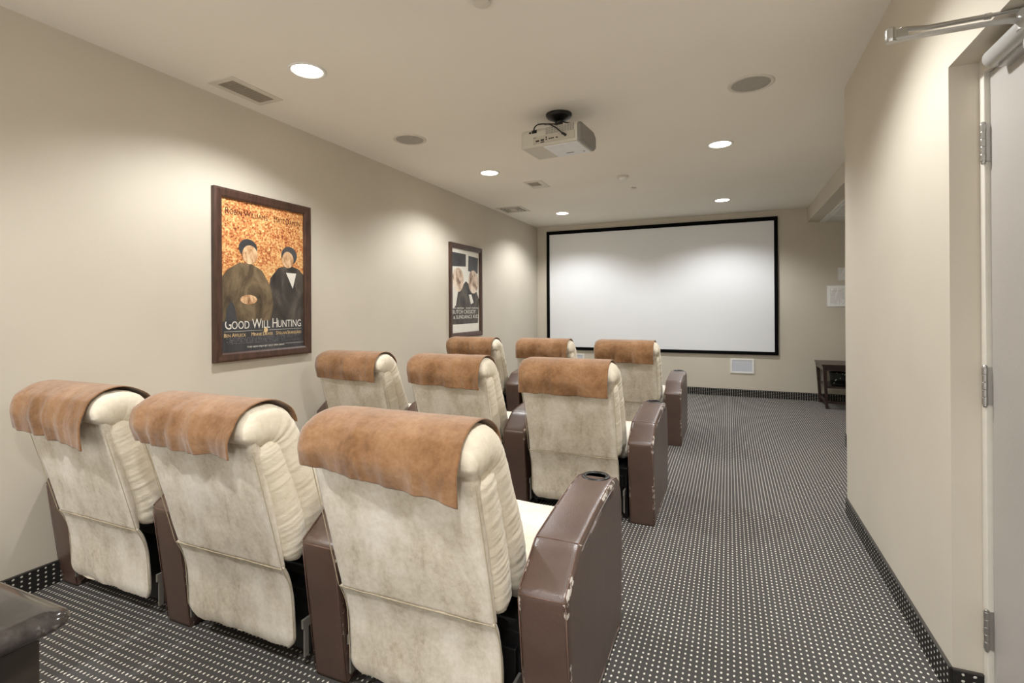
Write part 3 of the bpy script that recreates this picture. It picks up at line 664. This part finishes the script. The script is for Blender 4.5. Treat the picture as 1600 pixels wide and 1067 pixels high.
def make_cover(x, y, label, hl, hr, seed, right=.253, left=-.272, folds=1.0):
    """suede head cover lying over the rolled top; hl / hr = height of the rear hem at its left and right ends"""
    r = None; sd = seed*3.77
    base = [(-.017, .862), (-.022, .880), (-.038, .906), (-.068, .929), (-.100, .9445), (-.140, .9505), (-.190, .943), (-.229, .918), (-.246, .885)]
    nx = 72; vs = []; ns = 56
    c = Vector((-.13, .87))
    for i in range(nx+1):
        u = i/nx; xx = left+(right-left)*u
        hem = hl+(hr-hl)*u + .006*nz(u*4+sd, 1, 0) + .004*nz(u*11, sd, 0)
        tb = -.016*u; tail = [(-.249+tb*.7, .885-(.885-hem)*.35), (-.242+tb, .885-(.885-hem)*.7), (-.236+tb, hem)]
        L_ = catmull([(q[0], q[1], 0) for q in base+tail], ns)
        for j, q in enumerate(L_):
            s_ = j/ns; k = max(0, (s_-.52)/.48)
            out = Vector((q.x-c.x, q.y-c.y)); out.normalize()
            d = folds*(.018*k*nz(u*6+sd, s_*1.2, 3)+.010*k*nz(u*15+sd, s_*2, 5)) + .0022*nz(u*6, s_*7, sd)+.0055
            rid = .010*folds*math.exp(-((u-.26-.18*s_-(seed % 3)*.13)/.022)**2)*k*(1-k*.3)
            d += rid
            yy = q.x+out.x*d if s_ < .75 else q.x-abs(d)*1.0
            zz = q.y+out.y*d if s_ < .75 else q.y
            if s_ >= .62: yy = q.x+(out.x*(1-min(1, (s_-.62)/.13))-min(1, (s_-.62)/.13))*(d+.003); 
            e = max(0, min(1, (abs(xx)-.220)/.080)) if xx < 0 else max(0, min(1, (xx-.242)/.066)); ins = .068*(1-math.sqrt(1-e*e*.94))
            ov = out if s_ < .66 else Vector((-1, 0))
            vs.append(Vector((xx, yy-ov.x*ins, zz-ov.y*ins)))
    fs = [(i*(ns+1)+j, (i+1)*(ns+1)+j, (i+1)*(ns+1)+j+1, i*(ns+1)+j+1) for i in range(nx) for j in range(ns)]
    K = len(vs); W1 = ns+1; out_vs = []
    for i in range(nx+1):
        for j in range(W1):
            a = vs[min(i+1, nx)*W1+j]-vs[max(i-1, 0)*W1+j]; b = vs[i*W1+min(j+1, ns)]-vs[i*W1+max(j-1, 0)]
            nn = a.cross(b).normalized(); q = vs[i*W1+j]
            if nn.dot(Vector((0, q.y-c.x, q.z-c.y))) < 0: nn = -nn
            out_vs.append(q+nn*.003)
    vs = vs+out_vs; fs = fs+[tuple(k+K for k in f[::-1]) for f in fs]
    rim = [j for j in range(W1)]+[i*W1+ns for i in range(1, nx+1)]+[nx*W1+j for j in range(ns-1, -1, -1)]+[i*W1 for i in range(nx-1, 0, -1)]
    fs += [(rim[k], rim[(k+1) % len(rim)], rim[(k+1) % len(rim)]+K, rim[k]+K) for k in range(len(rim))]
    o = newobj('headrest_cover', vs, fs, M_BROWN); o.location = (x, y, 0)
    return tag(o, label, 'headrest cover', 'brown suede headrest covers')

rows = [(1.33, 'back', 'nearest the camera'), (2.965, 'middle', 'middle row'), (4.76, 'front', 'row closest to the screen')]
cols = [(-2.405, 'left', 'beside the left wall'), (-1.632, 'centre', 'between the other two'), (-.854, 'right', 'on the aisle')]
hems = {(0, 0): (.785, .742), (0, 1): (.800, .798), (0, 2): (.812, .770), (1, 0): (.775, .765), (1, 1): (.775, .760), (1, 2): (.762, .758), (2, 0): (.77, .76), (2, 1): (.77, .76), (2, 2): (.765, .755)}
for ri, (y0, rn, rd) in enumerate(rows):
    for ci, (x0, cn, cdesc) in enumerate(cols):
        nm = {0: 'nearest row', 1: 'middle row', 2: 'row nearest the screen'}[ri]
        seatn = {0: 'by the left wall', 1: 'between its two neighbours', 2: 'on the aisle, with two arms'}[ci]
        kw = dict(left_hw=.064, left_x=-.3795) if ci == 0 else {}
        dx = {(0, 0): -.02, (0, 1): .02}.get((ri, ci), 0)
        make_recliner(x0, y0, 'cream recliner with brown leather arm, %s, %s' % (seatn, nm), ci == 2, ri*3+ci+1, **kw)
        look = {(0, 0): 'slipped at one corner', (0, 1): 'with soft folds at its left', (0, 2): 'with one deep crease'}.get((ri, ci), '')
        make_cover(x0, y0, ('suede headrest cover %s, %s, %s' % (look, {0: 'on the seat by the left wall', 1: 'on the centre seat', 2: 'on the aisle seat'}[ci], nm)).replace('  ', ' ').replace(' ,', ','),
                   hems[(ri, ci)][0], hems[(ri, ci)][1], ri*3+ci+1, folds=1.7 if ri == 2 else 1.15)

# ------------------------------------------------------------------ dark cabinet in the near left corner
tz = .75; tx1, ty1 = -1.020, .499; tx0, ty0 = -1.95, .0
r = empty('console_table', ((tx0+tx1)/2, (ty0+ty1)/2, 0))
prof = [(.034, .0), (.030, .006), (.022, .008), (.010, .010), (.003, .016), (.0, .024), (.003, .032), (.010, .036), (.016, .0375), (.022, .040), (.030, .0415)]
vs = []; seg = 6; m = MB(); rad = .03; ringn = 0
def rrect(ins):
    out = []; x0, x1, y0_, y1_ = tx0+ins, tx1-ins, ty0+ins, ty1-ins; rr = max(.004, rad-ins*.6)
    for (cx_, cy_, a0) in ((x1-rr, y1_-rr, 0), (x0+rr, y1_-rr, 90), (x0+rr, y0_+rr, 180), (x1-rr, y0_+rr, 270)):
        for k in range(seg+1): an = math.radians(a0+90*k/seg); out.append((cx_+rr*math.cos(an), cy_+rr*math.sin(an)))
    return out
for ins, h_ in prof:
    o_ = rrect(ins); ringn = len(o_); vs += [(x, y, tz-.042+h_) for x, y in o_]
fs = [(i*ringn+k, i*ringn+(k+1) % ringn, (i+1)*ringn+(k+1) % ringn, (i+1)*ringn+k) for i in range(len(prof)-1) for k in range(ringn)]+[tuple(range(ringn)), tuple((len(prof)-1)*ringn+k for k in range(ringn))]
m.add(vs, fs); o = m.build('tabletop', M_GLOSS, None, smooth=True); rel(o, r); o.modifiers.new('e', 'EDGE_SPLIT').split_angle = .9
m = MB().box((tx0+.036, ty0+.036, .05), (tx1-.036, ty1-.036, tz-.042)); rel(m.build('cabinet_body', M_CABINET, bevel=.003), r)
m = MB().box((tx0+.03, ty0+.03, 0), (tx1-.045, ty1-.045, .05)); rel(m.build('plinth', M_CABINET, bevel=.003), r)
tag(r, 'dark cabinet with glossy moulded stone top cut off at the lower left corner', 'cabinet')

# ------------------------------------------------------------------ small side table by the front wall
r = empty('side_table', (1.34, 7.43, 0)); 
def leg(x0, y0_, x1, y1_, z1, w0=.028, w1=.042):
    m = MB(); vs = []
    for (x, y, z, w_) in ((x0, y0_, 0, w0), (x1, y1_, z1, w1)): vs += [(x-w_/2, y-w_/2, z), (x+w_/2, y-w_/2, z), (x+w_/2, y+w_/2, z), (x-w_/2, y+w_/2, z)]
    m.add(vs, [(0, 1, 5, 4), (1, 2, 6, 5), (2, 3, 7, 6), (3, 0, 4, 7), (0, 3, 2, 1), (4, 5, 6, 7)]); rel(m.build('leg', M_DARKWOOD, bevel=.002), r)
TZ = .545
for x0, x1 in ((1.092, 1.066), (1.60, 1.62)):
    for y0_, y1_ in ((7.17, 7.15), (7.66, 7.67)): leg(x0, y0_, x1, y1_, TZ-.02)
m = MB().box((1.035, 7.12, TZ-.022), (1.65, 7.70, TZ)); rel(m.build('tabletop', M_DARKWOOD, bevel=.004), r)
m = MB().box((1.09, 7.13, TZ-.075), (1.60, 7.15, TZ-.022)); m.box((1.05, 7.16, TZ-.075), (1.075, 7.66, TZ-.022)); m.box((1.6, 7.16, TZ-.075), (1.63, 7.66, TZ-.022)); rel(m.build('apron', M_DARKWOOD), r)
m = MB().box((1.09, 7.16, .255), (1.60, 7.66, .275)); rel(m.build('shelf', M_DARKWOOD, bevel=.003), r)
m = MB().box((1.10, 7.155, .07), (1.60, 7.18, .095)); m.box((1.075, 7.19, .07), (1.10, 7.64, .095)); rel(m.build('stretcher', M_DARKWOOD), r)
tag(r, 'dark brown wooden side table with tapered legs and shelf by the front wall', 'side table')
n = N('black_speckle', .6); n.base(n.ramp(n.voro(24), [(.0, (225, 225, 220)), (.13, (210, 214, 208)), (.17, (20, 24, 22)), (1, (16, 20, 18))])); M_SPECK = n.m
m = MB(); m.lathe([(0, 0), (.075, 0), (.085, .02), (.098, .16), (.10, .165), (.094, .165), (.088, .03), (0, .025)], (0, 0, 0), 32)
o = m.build('basket', M_SPECK, smooth=True); o.location = (1.235, 7.29, .2765)
tag(o, 'black basket with white specks on the shelf of the side table', 'basket')
